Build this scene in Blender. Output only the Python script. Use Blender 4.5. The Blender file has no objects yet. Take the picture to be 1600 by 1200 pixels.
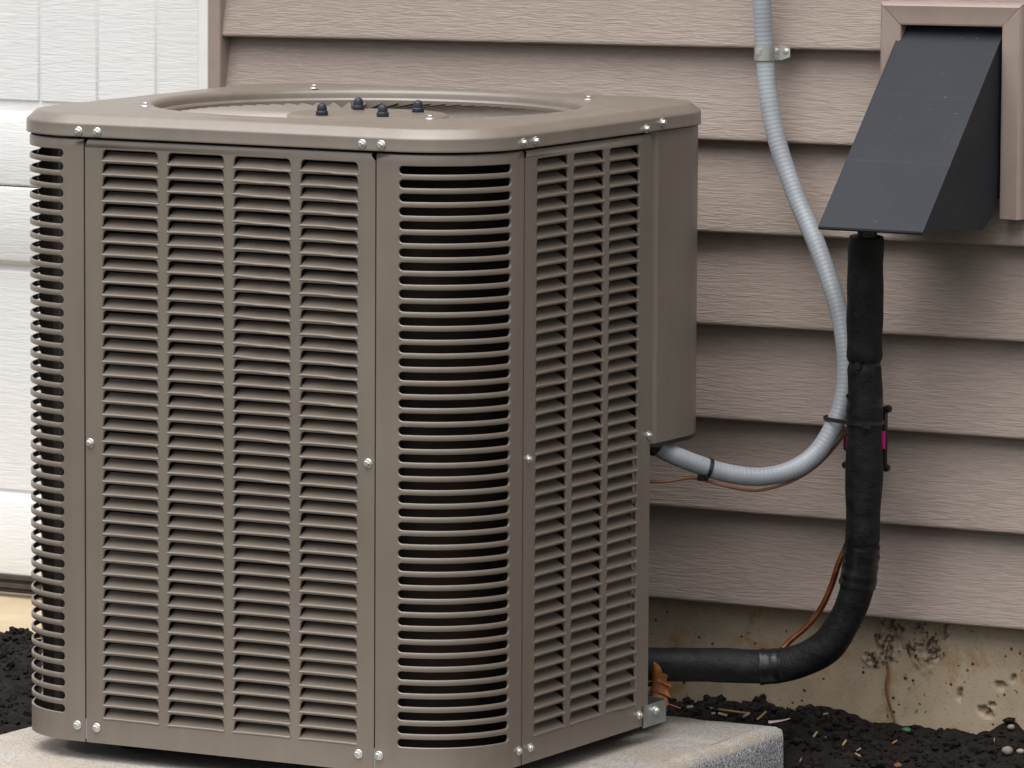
import bpy, bmesh, math, random
from mathutils import Vector, Matrix, noise
from mathutils.geometry import tessellate_polygon

random.seed(7)
S = bpy.context.scene
COL = S.collection
PI = math.pi

# ------------------------------------------------------------------ camera
cam = bpy.data.cameras.new('camera')
cam.sensor_width = 36.0
cam.lens = 36.0 * 9360.16 / 1600.0
cam.clip_start = 0.1
cam.clip_end = 400.0
camo = bpy.data.objects.new('camera', cam)
COL.objects.link(camo)
psi, pitch, roll = 0.5004602, 0.1161870, 0.0054760
_d = Vector((-math.sin(psi), math.cos(psi), 0)); _r = Vector((math.cos(psi), math.sin(psi), 0)); _u = Vector((0, 0, 1))
_F = _d * math.cos(pitch) - _u * math.sin(pitch)
_U = _u * math.cos(pitch) + _d * math.sin(pitch)
_R2 = _r * math.cos(roll) + _U * math.sin(roll)
_U2 = _U * math.cos(roll) - _r * math.sin(roll)
M = Matrix.Identity(4)
for i in range(3):
    M[i][0] = _R2[i]; M[i][1] = _U2[i]; M[i][2] = -_F[i]
M[0][3], M[1][3], M[2][3] = 4.232365, -6.572336, 1.388470
camo.matrix_world = M
S.camera = camo

# ------------------------------------------------------------------ sky, sun, exposure
SUN_EL, SUN_AZ = math.radians(72), math.radians(184)      # azimuth clockwise from +Y
W = bpy.data.worlds.new('World'); S.world = W
W.use_nodes = True
nt = W.node_tree
bg = nt.nodes['Background']
sky = nt.nodes.new('ShaderNodeTexSky')
sky.sky_type = 'NISHITA'
sky.sun_disc = False
sky.sun_elevation = SUN_EL
sky.sun_rotation = SUN_AZ
sky.air_density = 1.0
sky.dust_density = 4.0
sky.ozone_density = 1.0
hsv = nt.nodes.new('ShaderNodeHueSaturation')             # overcast: a greyer dome
hsv.inputs['Saturation'].default_value = 0.22
nt.links.new(sky.outputs[0], hsv.inputs['Color'])
nt.links.new(hsv.outputs[0], bg.inputs['Color'])
bg.inputs['Strength'].default_value = 0.08
sl = bpy.data.lights.new('sun', 'SUN')
sl.energy = 1.9
sl.angle = math.radians(85)
sl.color = (1.0, 0.965, 0.92)
so = bpy.data.objects.new('sun', sl); COL.objects.link(so)
sdir = Vector((math.sin(SUN_AZ) * math.cos(SUN_EL), math.cos(SUN_AZ) * math.cos(SUN_EL), math.sin(SUN_EL)))
so.rotation_euler = sdir.to_track_quat('Z', 'Y').to_euler()
so.location = sdir * 20
S.view_settings.view_transform = 'Standard'
S.view_settings.look = 'None'
S.view_settings.gamma = 1.0
S.view_settings.use_curve_mapping = False
S.view_settings.exposure = 1.02

# ------------------------------------------------------------------ materials
class NT:
    def __init__(s, name):
        s.m = bpy.data.materials.new(name); s.m.use_nodes = True
        s.t = s.m.node_tree; s.b = s.t.nodes['Principled BSDF']
    def n(s, typ, **kw):
        k = s.t.nodes.new(typ)
        for a, v in kw.items(): setattr(k, a, v)
        return k
    def l(s, a, b): s.t.links.new(a, b)
    def coord(s, scale=(1, 1, 1), rnd=False):
        tc = s.n('ShaderNodeTexCoord'); mp = s.n('ShaderNodeMapping')
        mp.inputs['Scale'].default_value = scale
        s.l(tc.outputs['Object'], mp.inputs['Vector'])
        if rnd:
            oi = s.n('ShaderNodeObjectInfo'); ml = s.n('ShaderNodeMath', operation='MULTIPLY'); ml.inputs[1].default_value = 37.0
            s.l(oi.outputs['Random'], ml.inputs[0])
            cb = s.n('ShaderNodeCombineXYZ')
            for q in range(3): s.l(ml.outputs[0], cb.inputs[q])
            s.l(cb.outputs[0], mp.inputs['Location'])
        return mp.outputs[0]
    def noise(s, vec, scale, detail=3, rough=.5, dist=0.0):
        k = s.n('ShaderNodeTexNoise')
        k.inputs['Scale'].default_value = scale; k.inputs['Detail'].default_value = detail
        k.inputs['Roughness'].default_value = rough; k.inputs['Distortion'].default_value = dist
        s.l(vec, k.inputs['Vector']); return k.outputs['Fac']
    def ramp(s, fac, stops):
        k = s.n('ShaderNodeValToRGB'); e = k.color_ramp.elements
        while len(e) < len(stops): e.new(.5)
        for q, (p, c) in zip(e, stops):
            q.position = p; q.color = (*c, 1) if len(c) == 3 else c
        s.l(fac, k.inputs[0]); return k.outputs[0]
    def mix(s, fac, a, b, mode='MIX'):
        k = s.n('ShaderNodeMix', data_type='RGBA', blend_type=mode)
        for sock, v in ((k.inputs[0], fac), (k.inputs[6], a), (k.inputs[7], b)):
            if hasattr(v, 'links'): s.l(v, sock)
            elif isinstance(v, (int, float)): sock.default_value = v
            else: sock.default_value = (*v, 1)
        return k.outputs[2]
    def bump(s, h, strength, dist, prev=None):
        k = s.n('ShaderNodeBump'); k.inputs['Strength'].default_value = strength; k.inputs['Distance'].default_value = dist
        s.l(h, k.inputs['Height'])
        if prev is not None: s.l(prev, k.inputs['Normal'])
        return k.outputs[0]
    def done(s, color=None, rough=.5, normal=None, metal=0.0, spec=.5):
        if color is not None:
            if hasattr(color, 'links'): s.l(color, s.b.inputs['Base Color'])
            else: s.b.inputs['Base Color'].default_value = (*color, 1)
        if hasattr(rough, 'links'): s.l(rough, s.b.inputs['Roughness'])
        else: s.b.inputs['Roughness'].default_value = rough
        if normal is not None: s.l(normal, s.b.inputs['Normal'])
        s.b.inputs['Metallic'].default_value = metal
        s.b.inputs['Specular IOR Level'].default_value = spec
        return s.m

def mk_paint():
    a = NT('taupe_powder_coat'); v = a.coord()
    big = a.noise(v, 5, 4, .6); fine = a.noise(v, 900, 1); sp = a.noise(v, 260, 2)
    c = a.ramp(big, [(.3, (.150, .124, .101)), (.7, (.176, .147, .120))])
    c = a.mix(a.ramp(a.noise(a.coord((38, 38, 2.2)), 1, 4, .6), [(.42, (0, 0, 0)), (.75, (.16, .16, .16))]), c, (.27, .235, .20))
    c = a.mix(a.ramp(sp, [(.66, (0, 0, 0)), (.76, (.35, .35, .35))]), c, (.25, .215, .185))
    nb = a.bump(fine, .25, .0004)
    r = a.ramp(big, [(.3, (.32, .32, .32)), (.7, (.44, .44, .44))])
    return a.done(c, r, nb, 0, .95)

def mk_grain(name, c0, c1, zs, xs, strength, rough, spec=.4, dirt=None):
    a = NT(name); v = a.coord((xs, xs, zs), True)
    g = a.noise(v, 1.0, 2.5, .55, .9)
    v2 = a.coord((1, 1, 1), True)
    b = a.noise(v2, 2.2, 4, .6)
    c = a.ramp(g, [(.35, c0), (.62, c1)])
    c = a.mix(a.ramp(b, [(.3, (0, 0, 0)), (.75, (.18, .18, .18))]), c, tuple(q * .8 for q in c0))
    if dirt:
        d = a.noise(v2, 9, 5, .65)
        c = a.mix(a.ramp(d, [(.6, (0, 0, 0)), (.8, (.35, .35, .35))]), c, dirt)
    n = a.bump(g, strength, .0035)
    return a.done(c, rough, n, 0, spec)

def mk_plain(name, c, rough=.5, metal=0., spec=.5, bump=None, var=.12):
    a = NT(name); v = a.coord((1, 1, 1), True)
    f = a.noise(v, 30, 4, .6)
    col = a.ramp(f, [(.3, tuple(q * (1 - var) for q in c)), (.7, tuple(min(1, q * (1 + var)) for q in c))])
    n = None
    if bump: n = a.bump(a.noise(v, bump[0], 3), bump[1], bump[2])
    return a.done(col, rough, n, metal, spec)

MAT = {}
MAT['paint'] = mk_paint()
MAT['siding'] = mk_grain('clay_vinyl_siding', (.298, .242, .210), (.350, .286, .250), 285, 30, .44, .55, .35)
MAT['trim'] = mk_plain('clay_trim_metal', (.315, .246, .218), .45, 0, .45, (420, .08, .0004), .06)
MAT['door'] = mk_grain('white_embossed_door', (.77, .772, .77), (.81, .812, .81), 210, 22, .26, .42, .4)
MAT['white'] = mk_plain('white_vinyl', (.80, .79, .77), .4, 0, .5, None, .04)
MAT['cream'] = mk_plain('aged_white_vinyl', (.78, .72, .62), .5, 0, .4, None, .06)
MAT['zinc'] = mk_plain('zinc_plate', (.74, .74, .73), .28, .85, .5, (300, .1, .0003), .1)
MAT['galv'] = mk_plain('galvanised_steel', (.42, .47, .48), .42, .75, .5, (160, .2, .0006), .25)
def mk_hood():
    a = NT('charcoal_sheet_metal'); v = a.coord(); f = a.noise(v, 12, 4, .6); sp = a.noise(v, 240, 1)
    c = a.ramp(f, [(.3, (.0150, .0178, .0240)), (.7, (.0200, .0235, .0310))])
    c = a.mix(a.ramp(sp, [(.775, (0, 0, 0)), (.80, (.7, .7, .7))]), c, (.20, .21, .22))
    sx = a.n('ShaderNodeSeparateXYZ'); a.l(v, sx.inputs[0])
    for zz, st in ((.098, .05), (.181, .03)):
        d = a.n('ShaderNodeMath', operation='SUBTRACT'); d.inputs[1].default_value = zz; a.l(sx.outputs[2], d.inputs[0])
        b = a.n('ShaderNodeMath', operation='ABSOLUTE'); a.l(d.outputs[0], b.inputs[0])
        g2 = a.n('ShaderNodeMath', operation='LESS_THAN'); g2.inputs[1].default_value = .0009; a.l(b.outputs[0], g2.inputs[0])
        nz_ = a.ramp(a.noise(v, 34, 3, .7), [(.38, (0, 0, 0)), (.62, (st, st, st))])
        m = a.mix(1.0, g2.outputs[0], nz_, 'MULTIPLY'); c = a.mix(m, c, (.22, .24, .27))
    return a.done(c, a.ramp(f, [(.3, (.42, .42, .42)), (.7, (.58, .58, .58))]), a.bump(a.noise(v, 700, 2), .15, .0003), 0, .22)
MAT['hood'] = mk_hood()
MAT['navy'] = mk_plain('navy_rubber', (.018, .021, .034), .45, 0, .4, None, .2)
MAT['black'] = mk_plain('black_plastic', (.012, .012, .013), .35, 0, .5, None, .2)
MAT['rubber'] = mk_plain('brown_black_rubber', (.055, .048, .038), .6, 0, .3, None, .3)
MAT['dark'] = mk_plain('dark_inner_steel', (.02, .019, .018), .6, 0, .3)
MAT['pink'] = mk_plain('pink_ribbon', (.80, .02, .27), .5, 0, .3, None, .05)
MAT['wire'] = mk_plain('brown_wire_jacket', (.17, .065, .03), .4, 0, .5)
MAT['root'] = mk_plain('brown_root', (.19, .085, .04), .75, 0, .2, (300, .5, .001), .35)
MAT['tape'] = mk_plain('black_vinyl_tape', (.010, .010, .012), .30, 0, .35, (70, .35, .002), .2)

def mk_foam():
    a = NT('black_foam_insulation'); v = a.coord()
    f = a.noise(v, 60, 4, .65); g = a.noise(v, 420, 2)
    c = a.ramp(f, [(.35, (.0055, .0055, .006)), (.72, (.013, .013, .0145))])
    n = a.bump(f, .7, .003); n = a.bump(g, .5, .001, n)
    return a.done(c, a.ramp(f, [(.3, (.42, .42, .42)), (.7, (.68, .68, .68))]), n, 0, .26)
MAT['foam'] = mk_foam()

def mk_copper():
    a = NT('copper_tube'); v = a.coord(); f = a.noise(v, 40, 4)
    c = a.ramp(f, [(.35, (.24, .075, .03)), (.7, (.55, .22, .11))])
    return a.done(c, .33, None, .85, .5)
MAT['copper'] = mk_copper()

def mk_conduit():
    a = NT('grey_flexible_conduit'); v = a.coord()
    f = a.noise(v, 18, 4); c = a.ramp(f, [(.3, (.25, .27, .30)), (.7, (.33, .36, .39))])
    return a.done(c, .38, None, 0, .5)
MAT['conduit'] = mk_conduit()

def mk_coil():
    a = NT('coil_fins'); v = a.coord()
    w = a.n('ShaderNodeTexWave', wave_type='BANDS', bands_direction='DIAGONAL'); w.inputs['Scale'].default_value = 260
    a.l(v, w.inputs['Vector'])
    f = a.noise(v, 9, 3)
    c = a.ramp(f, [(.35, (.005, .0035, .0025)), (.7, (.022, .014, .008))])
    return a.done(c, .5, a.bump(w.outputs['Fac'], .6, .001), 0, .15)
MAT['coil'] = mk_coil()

def mk_pad():
    a = NT('pad_concrete'); v = a.coord()
    s1 = a.noise(v, 420, 2, .6); s2 = a.noise(v, 160, 3, .6); b = a.noise(v, 7, 5, .6); w = a.noise(v, 16, 5, .7)
    c = a.ramp(s1, [(.30, (.14, .135, .13)), (.46, (.36, .345, .32)), (.62, (.47, .45, .42))])
    c = a.mix(a.ramp(b, [(.45, (0, 0, 0)), (.66, (.6, .6, .6))]), c, (.37, .29, .21), 'MIX')
    c = a.mix(a.ramp(w, [(.56, (0, 0, 0)), (.74, (.6, .6, .6))]), c, (.58, .57, .55))
    c = a.mix(a.ramp(s2, [(.62, (0, 0, 0)), (.74, (.65, .65, .65))]), c, (.13, .115, .10))
    n = a.bump(s2, .5, .002); n = a.bump(s1, .6, .0014, n)
    return a.done(c, .85, n, 0, .3)
MAT['pad'] = mk_pad()
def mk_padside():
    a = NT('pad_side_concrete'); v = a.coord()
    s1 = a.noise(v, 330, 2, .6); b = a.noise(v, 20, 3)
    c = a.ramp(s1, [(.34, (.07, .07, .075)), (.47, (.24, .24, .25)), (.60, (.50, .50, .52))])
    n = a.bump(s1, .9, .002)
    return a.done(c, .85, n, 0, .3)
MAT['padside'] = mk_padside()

def mk_foundation():
    a = NT('foundation_concrete'); v = a.coord()
    b = a.noise(v, 6, 5, .62); st = a.noise(v, 14, 5, .7); f = a.noise(v, 220, 2)
    c = a.ramp(b, [(.30, (.31, .24, .165)), (.52, (.42, .338, .24)), (.72, (.48, .40, .30))])
    c = a.mix(a.ramp(st, [(.55, (0, 0, 0)), (.68, (.85, .85, .85))]), c, (.34, .185, .065))
    vo = a.n('ShaderNodeTexVoronoi'); vo.inputs['Scale'].default_value = 75; a.l(v, vo.inputs['Vector'])
    gate = a.noise(v, 40, 2)
    pits = a.ramp(vo.outputs['Distance'], [(.12, (1, 1, 1)), (.20, (0, 0, 0))])
    pg = a.mix(1.0, pits, a.ramp(gate, [(.50, (0, 0, 0)), (.56, (1, 1, 1))]), 'MULTIPLY')
    c = a.mix(pg, c, (.055, .040, .028))
    at = a.n('ShaderNodeAttribute', attribute_name='grime_and_hole_rims')
    sp = a.noise(v, 330, 2, .6); c = a.mix(a.ramp(sp, [(.64, (0, 0, 0)), (.72, (.7, .7, .7))]), c, (.10, .075, .05))
    c = a.mix(at.outputs['Fac'], c, (.072, .050, .031))
    n = a.bump(f, .3, .001)
    inv = a.n('ShaderNodeMath', operation='SUBTRACT'); inv.inputs[0].default_value = 1; a.l(pg, inv.inputs[1])
    n = a.bump(inv.outputs[0], .6, .003, n)
    return a.done(c, .85, n, 0, .25)
MAT['foundation'] = mk_foundation()
def mk_apron():
    a = NT('apron_concrete'); v = a.coord(); b = a.noise(v, 8, 5, .65); f = a.noise(v, 260, 3, .6)
    c = a.ramp(b, [(.3, (.40, .31, .20)), (.7, (.52, .43, .30))])
    c = a.mix(a.ramp(f, [(.60, (0, 0, 0)), (.72, (.5, .5, .5))]), c, (.22, .17, .11))
    return a.done(c, .85, a.bump(f, .4, .0012), 0, .3)
MAT['apron'] = mk_apron()

def mk_soil():
    a = NT('dark_soil'); v = a.coord(); f = a.noise(v, 55, 5, .7); g = a.noise(v, 300, 3, .6)
    c = a.ramp(f, [(.32, (.006, .005, .0045)), (.6, (.015, .012, .0105)), (.78, (.034, .028, .024))])
    n = a.bump(g, .8, .004); n = a.bump(f, .6, .008, n)
    return a.done(c, .9, n, 0, .2)
MAT['soil'] = mk_soil()
def mk_lawn():
    a = NT('lawn'); v = a.coord(); f = a.noise(v, .6, 5, .6); g = a.noise(v, 60, 3)
    c = a.ramp(f, [(.35, (.07, .075, .045)), (.7, (.12, .115, .085))])
    return a.done(c, .9, a.bump(g, .6, .03), 0, .2)
MAT['lawn'] = mk_lawn()
MAT['chip'] = mk_plain('pale_wood', (.38, .255, .12), .8, 0, .2, (300, .4, .001), .25)
MAT['chip_old'] = mk_plain('weathered_wood', (.30, .155, .055), .8, 0, .2, (300, .4, .001), .3)
MAT['crumb'] = mk_plain('pale_crumb', (.30, .265, .21), .85, 0, .2, (300, .4, .001), .2)
MAT['stone'] = mk_plain('grey_pebble', (.20, .17, .15), .75, 0, .3, (200, .4, .001), .25)
MAT['leafgreen'] = mk_plain('green_leaf', (.035, .13, .045), .55, 0, .4, None, .2)
MAT['teal'] = mk_plain('teal_thread', (.05, .14, .155), .6, 0, .3, None, .15)
MAT['shred'] = mk_plain('grey_pink_shred', (.40, .30, .31), .55, 0, .4, None, .2)
def mk_deadleaf():
    a = NT('dry_leaf'); v = a.coord(); f = a.noise(v, 60, 4, .6)
    c = a.ramp(f, [(.3, (.11, .036, .011)), (.7, (.30, .115, .033))])
    return a.done(c, .6, a.bump(f, .4, .002), 0, .3)
MAT['deadleaf'] = mk_deadleaf()

# ------------------------------------------------------------------ mesh helpers
class MB:
    def __init__(s): s.v = []; s.f = []
    def add(s, vs, fs):
        o = len(s.v); s.v += [tuple(p) for p in vs]; s.f += [tuple(i + o for i in f) for f in fs]
    def box(s, x0, x1, y0, y1, z0, z1):
        s.add([(x0, y0, z0), (x1, y0, z0), (x1, y1, z0), (x0, y1, z0), (x0, y0, z1), (x1, y0, z1), (x1, y1, z1), (x0, y1, z1)],
              [(0, 3, 2, 1), (4, 5, 6, 7), (0, 1, 5, 4), (1, 2, 6, 5), (2, 3, 7, 6), (3, 0, 4, 7)])
    def strip(s, rows, closed=False, caps=False):          # rows of equal-length point lists
        n = len(rows[0]); o = len(s.v)
        for r in rows: s.v += [tuple(p) for p in r]
        for i in range(len(rows) - 1):
            for j in range(n if closed else n - 1):
                a = o + i * n + j; b = o + i * n + (j + 1) % n
                s.f.append((a, b, b + n, a + n))
        if caps:
            s.f.append(tuple(o + j for j in reversed(range(n))))
            s.f.append(tuple(o + (len(rows) - 1) * n + j for j in range(n)))
    def tube(s, pts, rad, n=14, caps=True):
        pts = [Vector(p) for p in pts]
        tang = []
        for i in range(len(pts)):
            t = pts[min(i + 1, len(pts) - 1)] - pts[max(i - 1, 0)]; tang.append(t.normalized())
        ref = Vector((0, 0, 1)) if abs(tang[0].z) < .9 else Vector((1, 0, 0))
        nx = tang[0].cross(ref).normalized(); rows = []
        for i, p in enumerate(pts):
            nx = (nx - tang[i] * nx.dot(tang[i])).normalized(); ny = tang[i].cross(nx)
            r = rad(i / (len(pts) - 1), i) if callable(rad) else rad
            rows.append([p + nx * (r * math.cos(2 * PI * k / n)) + ny * (r * math.sin(2 * PI * k / n)) for k in range(n)])
        s.strip(rows, True, caps)
    def lathe(s, prof, n=16, cap=True):                    # prof: (r, z) bottom to top
        s.strip([[(r * math.cos(2 * PI * k / n), r * math.sin(2 * PI * k / n), z) for k in range(n)] for r, z in prof], True, cap)
    def prism(s, poly, a, b):                              # poly of 2 funcs -> 3D by callables
        n = len(poly)
        s.add([a(p) for p in poly] + [b(p) for p in poly],
              [tuple(reversed(range(n))), tuple(range(n, 2 * n))] + [(i, (i + 1) % n, n + (i + 1) % n, n + i) for i in range(n)])
    def mesh(s, name, m=None, smooth=None, merge=None, recalc=False):
        me = bpy.data.meshes.new(name); me.from_pydata(s.v, [], s.f); me.update()
        if merge or recalc:
            b = bmesh.new(); b.from_mesh(me)
            if merge: bmesh.ops.remove_doubles(b, verts=b.verts, dist=merge)
            if recalc: bmesh.ops.recalc_face_normals(b, faces=b.faces)
            b.to_mesh(me); b.free()
        if m: me.materials.append(MAT[m])
        if smooth is not None:
            me.shade_smooth(); me.set_sharp_from_angle(angle=math.radians(smooth))
        return me

def put(name, me, parent=None, loc=(0, 0, 0), rot=(0, 0, 0)):
    o = bpy.data.objects.new(name, me); COL.objects.link(o)
    o.location = loc; o.rotation_euler = rot
    if parent is not None: o.parent = parent
    return o
def tag(o, label, cat, group=None, kind=None):
    if label: o['label'] = label
    if cat: o['category'] = cat
    if group: o['group'] = group
    if kind: o['kind'] = kind
    return o
def empty(name, loc): 
    o = bpy.data.objects.new(name, None); COL.objects.link(o); o.location = loc; o.empty_display_size = .1; return o
def spline(pts, sub=10):
    P = [Vector(p) for p in pts]; P = [P[0] * 2 - P[1]] + P + [P[-1] * 2 - P[-2]]; out = []
    for i in range(1, len(P) - 2):
        for k in range(sub):
            t = k / sub; a, b, c, d = P[i - 1:i + 3]
            out.append(.5 * ((2 * b) + (c - a) * t + (2 * a - 5 * b + 4 * c - d) * t * t + (3 * b - a - 3 * c + d) * t ** 3))
    out.append(P[-2]); return out
def fillpoly(mb, outer, holes, f3):
    polys = [[Vector((p[0], p[1], 0)) for p in q] for q in [outer] + holes]
    flat = [p for q in polys for p in q]
    tri = tessellate_polygon(polys)
    o = len(mb.v); mb.v += [tuple(f3(p.x, p.y)) for p in flat]
    for t in tri:
        a, b, c = (flat[i] for i in t)
        cr = (b.x - a.x) * (c.y - a.y) - (b.y - a.y) * (c.x - a.x)
        if abs(cr) < 1e-14: continue
        mb.f.append(tuple(o + i for i in (t if cr > 0 else (t[0], t[2], t[1]))))

# ------------------------------------------------------------------ ground and soil
g = MB(); g.add([(-90, -90, -.14), (90, -90, -.14), (90, 90, -.14), (-90, 90, -.14)], [(0, 1, 2, 3)])
tag(put('ground', g.mesh('ground', 'lawn')), None, None, kind='structure')

def soil_h(x, y):
    n = noise.fractal(Vector((x * 9, y * 9, .3)), 1.0, 2.1, 4) * .010
    n += noise.fractal(Vector((x * 55, y * 55, 3.1)), .8, 2.1, 3) * .0055
    n += max(0, noise.noise(Vector((x * 24, y * 24, 8.0)))) * .016
    base = -.052
    if x > -.1: base = -.047 - .20 * max(0, .80 - y) if x > .60 else -.056 + .012 * max(0, min(1, (y - .6) / .2))
    if x > .60: base -= .030 * math.exp(-((x - .675) / .035) ** 2) * max(0, min(1, (.735 - y) / .03))
    base = max(base, -.125)
    if x < -.2:
        base += .058 * max(0, min(1, (y - .12) / .50)) - .12 * max(0, min(1, (y - .705 - .012 * noise.noise(Vector((x * 14, 2, 0)))) / .05)) * max(0, min(1, (-.3 - x) / .05))
    # mound between pad corner and wall
    base += .013 * math.exp(-((x - .655) ** 2) / .0012 - ((y - .87) ** 2) / .004)
    base += .012 * math.exp(-((x - .59) ** 2) / .006 - ((y - .83) ** 2) / .006)
    base += .006 * math.exp(-((x - .42) ** 2) / .004 - ((y - .83) ** 2) / .006)
    return base + n
sm = MB(); X0, X1, Y0, Y1, st = -1.25, 1.9, -.7, .905, .0065
nx, ny = int((X1 - X0) / st), int((Y1 - Y0) / st)
for j in range(ny + 1):
    for i in range(nx + 1):
        x, y = X0 + i * st, Y0 + j * st
        e = min(x - X0, X1 - x, y - Y0) / .1
        z = soil_h(x, y)
        if e < 1: z = -.15 + (z + .15) * max(0, e)
        sm.v.append((x, y, z))
for j in range(ny):
    for i in range(nx):
        a = j * (nx + 1) + i; sm.f.append((a, a + 1, a + nx + 2, a + nx + 1))
tag(put('soil', sm.mesh('soil', 'soil', 40)), 'dark loose soil between the concrete slab and the foundation', 'soil', kind='stuff')
# loose clods lying on it
ico = bmesh.new(); bmesh.ops.create_icosphere(ico, subdivisions=2, radius=1.0)
IV = [v.co.copy() for v in ico.verts]; IF = [tuple(v.index for v in f.verts) for f in ico.faces]; ico.free()
ico = bmesh.new(); bmesh.ops.create_icosphere(ico, subdivisions=1, radius=1.0)
IV1 = [v.co.copy() for v in ico.verts]; IF1 = [tuple(v.index for v in f.verts) for f in ico.faces]; ico.free()
def lump(mb, c, r, sq=(1, 1, .7), seed=0, amp=.62, fr=1.9, lo=False):
    vs = []
    for p in (IV1 if lo else IV):
        k = 1 + amp * noise.noise(p * fr + Vector((seed * 3.7, seed * 1.3, 0))) + amp * .4 * noise.noise(p * fr * 2.6 + Vector((0, seed * 2.1, 5)))
        vs.append((c[0] + p.x * r * k * sq[0], c[1] + p.y * r * k * sq[1], c[2] + p.z * r * k * sq[2]))
    mb.add(vs, IF1 if lo else IF)
cl = MB(); k = 0
zones = [(.70, 1.25, .25, .885, 3000), (.33, .72, .725, .885, 700), (-1.0, -.24, .10, .715, 1900)]
for xa, xb, ya, yb, num in zones:
    for _ in range(num):
        x, y = random.uniform(xa, xb), random.uniform(ya, yb)
        r = random.choice([.0018, .0022, .0025, .003, .0035, .0045, .0055, .007]) * random.uniform(.7, 1.2)
        k += 1; lump(cl, (x, y, soil_h(x, y) + r * .3), r, (1, random.uniform(.7, 1.1), random.uniform(.6, .9)), k, lo=r < .0042)
tag(put('soil_clods', cl.mesh('soil_clods', 'soil', 50)), 'crumbly dark soil clods scattered over the soil bed', 'soil', kind='stuff')

# ------------------------------------------------------------------ concrete pad
px0, px1, py0, py1, pz0, pz1 = -.222, .681, -.20, .716, -.115, -.025
def rr_outline(x0, x1, y0, y1, r, n=8):
    out = []
    for cx, cy, a0 in ((x1 - r, y0 + r, -PI / 2), (x1 - r, y1 - r, 0), (x0 + r, y1 - r, PI / 2), (x0 + r, y0 + r, PI)):
        for k in range(n + 1):
            a = a0 + PI / 2 * k / n; out.append((cx + r * math.cos(a), cy + r * math.sin(a)))
    return out
def densify(o, step):
    out = []
    for i, p in enumerate(o):
        q = o[(i + 1) % len(o)]; d = math.dist(p, q); n = max(1, int(d / step))
        for k in range(n): out.append((p[0] + (q[0] - p[0]) * k / n, p[1] + (q[1] - p[1]) * k / n))
    return out
pad = MB(); ins = [(0, pz0), (0, pz1 - .022), (.002, pz1 - .013), (.006, pz1 - .006), (.013, pz1 - .0015), (.022, pz1)]
base = densify(rr_outline(px0, px1, py0, py1, .022), .012)
cxp, cyp = (px0 + px1) / 2, (py0 + py1) / 2
rows = []
for d, z in ins:
    row = []
    for (x, y) in base:
        kx = (abs(x - cxp) - d) / abs(x - cxp) if abs(x - cxp) > d else 1
        sx = max(-(px1 - px0) / 2 + d, min((px1 - px0) / 2 - d, x - cxp)); sy = max(-(py1 - py0) / 2 + d, min((py1 - py0) / 2 - d, y - cyp))
        nn = noise.noise(Vector((x * 30, y * 30, z * 30))) * .0022
        row.append((cxp + sx + nn, cyp + sy + nn, z + (nn * .5 if z > pz1 - .02 else 0)))
    rows.append(row)
pad.strip(rows, True, False)
top0 = len(pad.v) - len(base)
pad.f.append(tuple(range(top0, top0 + len(base))))
pm = pad.mesh('slab', None, 60)
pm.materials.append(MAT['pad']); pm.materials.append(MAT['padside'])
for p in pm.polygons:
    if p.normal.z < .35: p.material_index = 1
tag(put('concrete_slab', pm), 'rough grey concrete slab with rounded edges under the air conditioner', 'concrete pad')

# ------------------------------------------------------------------ house wall
SY = .860                                                 # butt edge plane of the siding
wall = tag(empty('siding_wall', (.8, .9, .11)), 'taupe clapboard siding wall of the house behind the air conditioner', 'wall')
wl = Vector((.8, .9, .11))
butts = [(.110, .110), (.2405, .241), (.368, .3715), (.4975, .504), (.627, .634), (.757, .7625), (.879, .8935)]
while len(butts) < 20: b = butts[-1]; butts.append((b[0] + .1298, b[1] + (.1298 if len(butts) > 8 else .1285)))
XW0, XW1 = -.326, 3.2
for i, (zl, zr) in enumerate(butts):
    mb = MB(); rows = []
    nseg = 60; hgt = .136
    x = [XW0 + (XW1 - XW0) * (q / nseg) ** 1.0 for q in range(nseg + 1)]
    prof = [(.031, -.0005), (.0065, .0002), (.0030, -.0006), (.0010, .0002), (.0, .0022), (.0004, .0050), (.0018, .012), (.0120, .06), (.0285, hgt)]
    for xx in x:
        t = (xx + .32) / (.735 + .32); z0 = zl + (zr - zl) * min(1.2, t)
        wv = noise.noise(Vector((xx * 2.3, i * 7.7, .5))) * .0011
        row = []
        for d, z in prof:
            w2 = noise.noise(Vector((xx * 5.0, i * 3.1, z * 12))) * .0007
            row.append((xx - wl.x, SY + d + wv + w2 - wl.y, z0 + z + noise.noise(Vector((xx * 3.1, i * 5.3, 2))) * .0008 - wl.z))
        rows.append(row)
    mb.strip([list(r) for r in zip(*rows)])
    mb.f = [tuple(reversed(f)) for f in mb.f]
    put('siding_board', mb.mesh('siding_board', 'siding', 50), wall)
mb = MB(); mb.box(XW0 - .008 - wl.x, XW1 - wl.x, .8915 - wl.y, .8932 - wl.y, .112 - wl.z, 2.7 - wl.z)
put('backing_sheet', mb.mesh('backing_sheet', 'dark'), wall)
# garage side casing
mb = MB(); mb.box(-.3375 - wl.x, -.3160 - wl.x, .856 - wl.y, .884 - wl.y, .112 - wl.z, 2.7 - wl.z)
cs = put('casing', mb.mesh('casing', 'trim', 30), wall)
bv = cs.modifiers.new('bevel', 'BEVEL'); bv.width = .0025; bv.segments = 3
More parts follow.
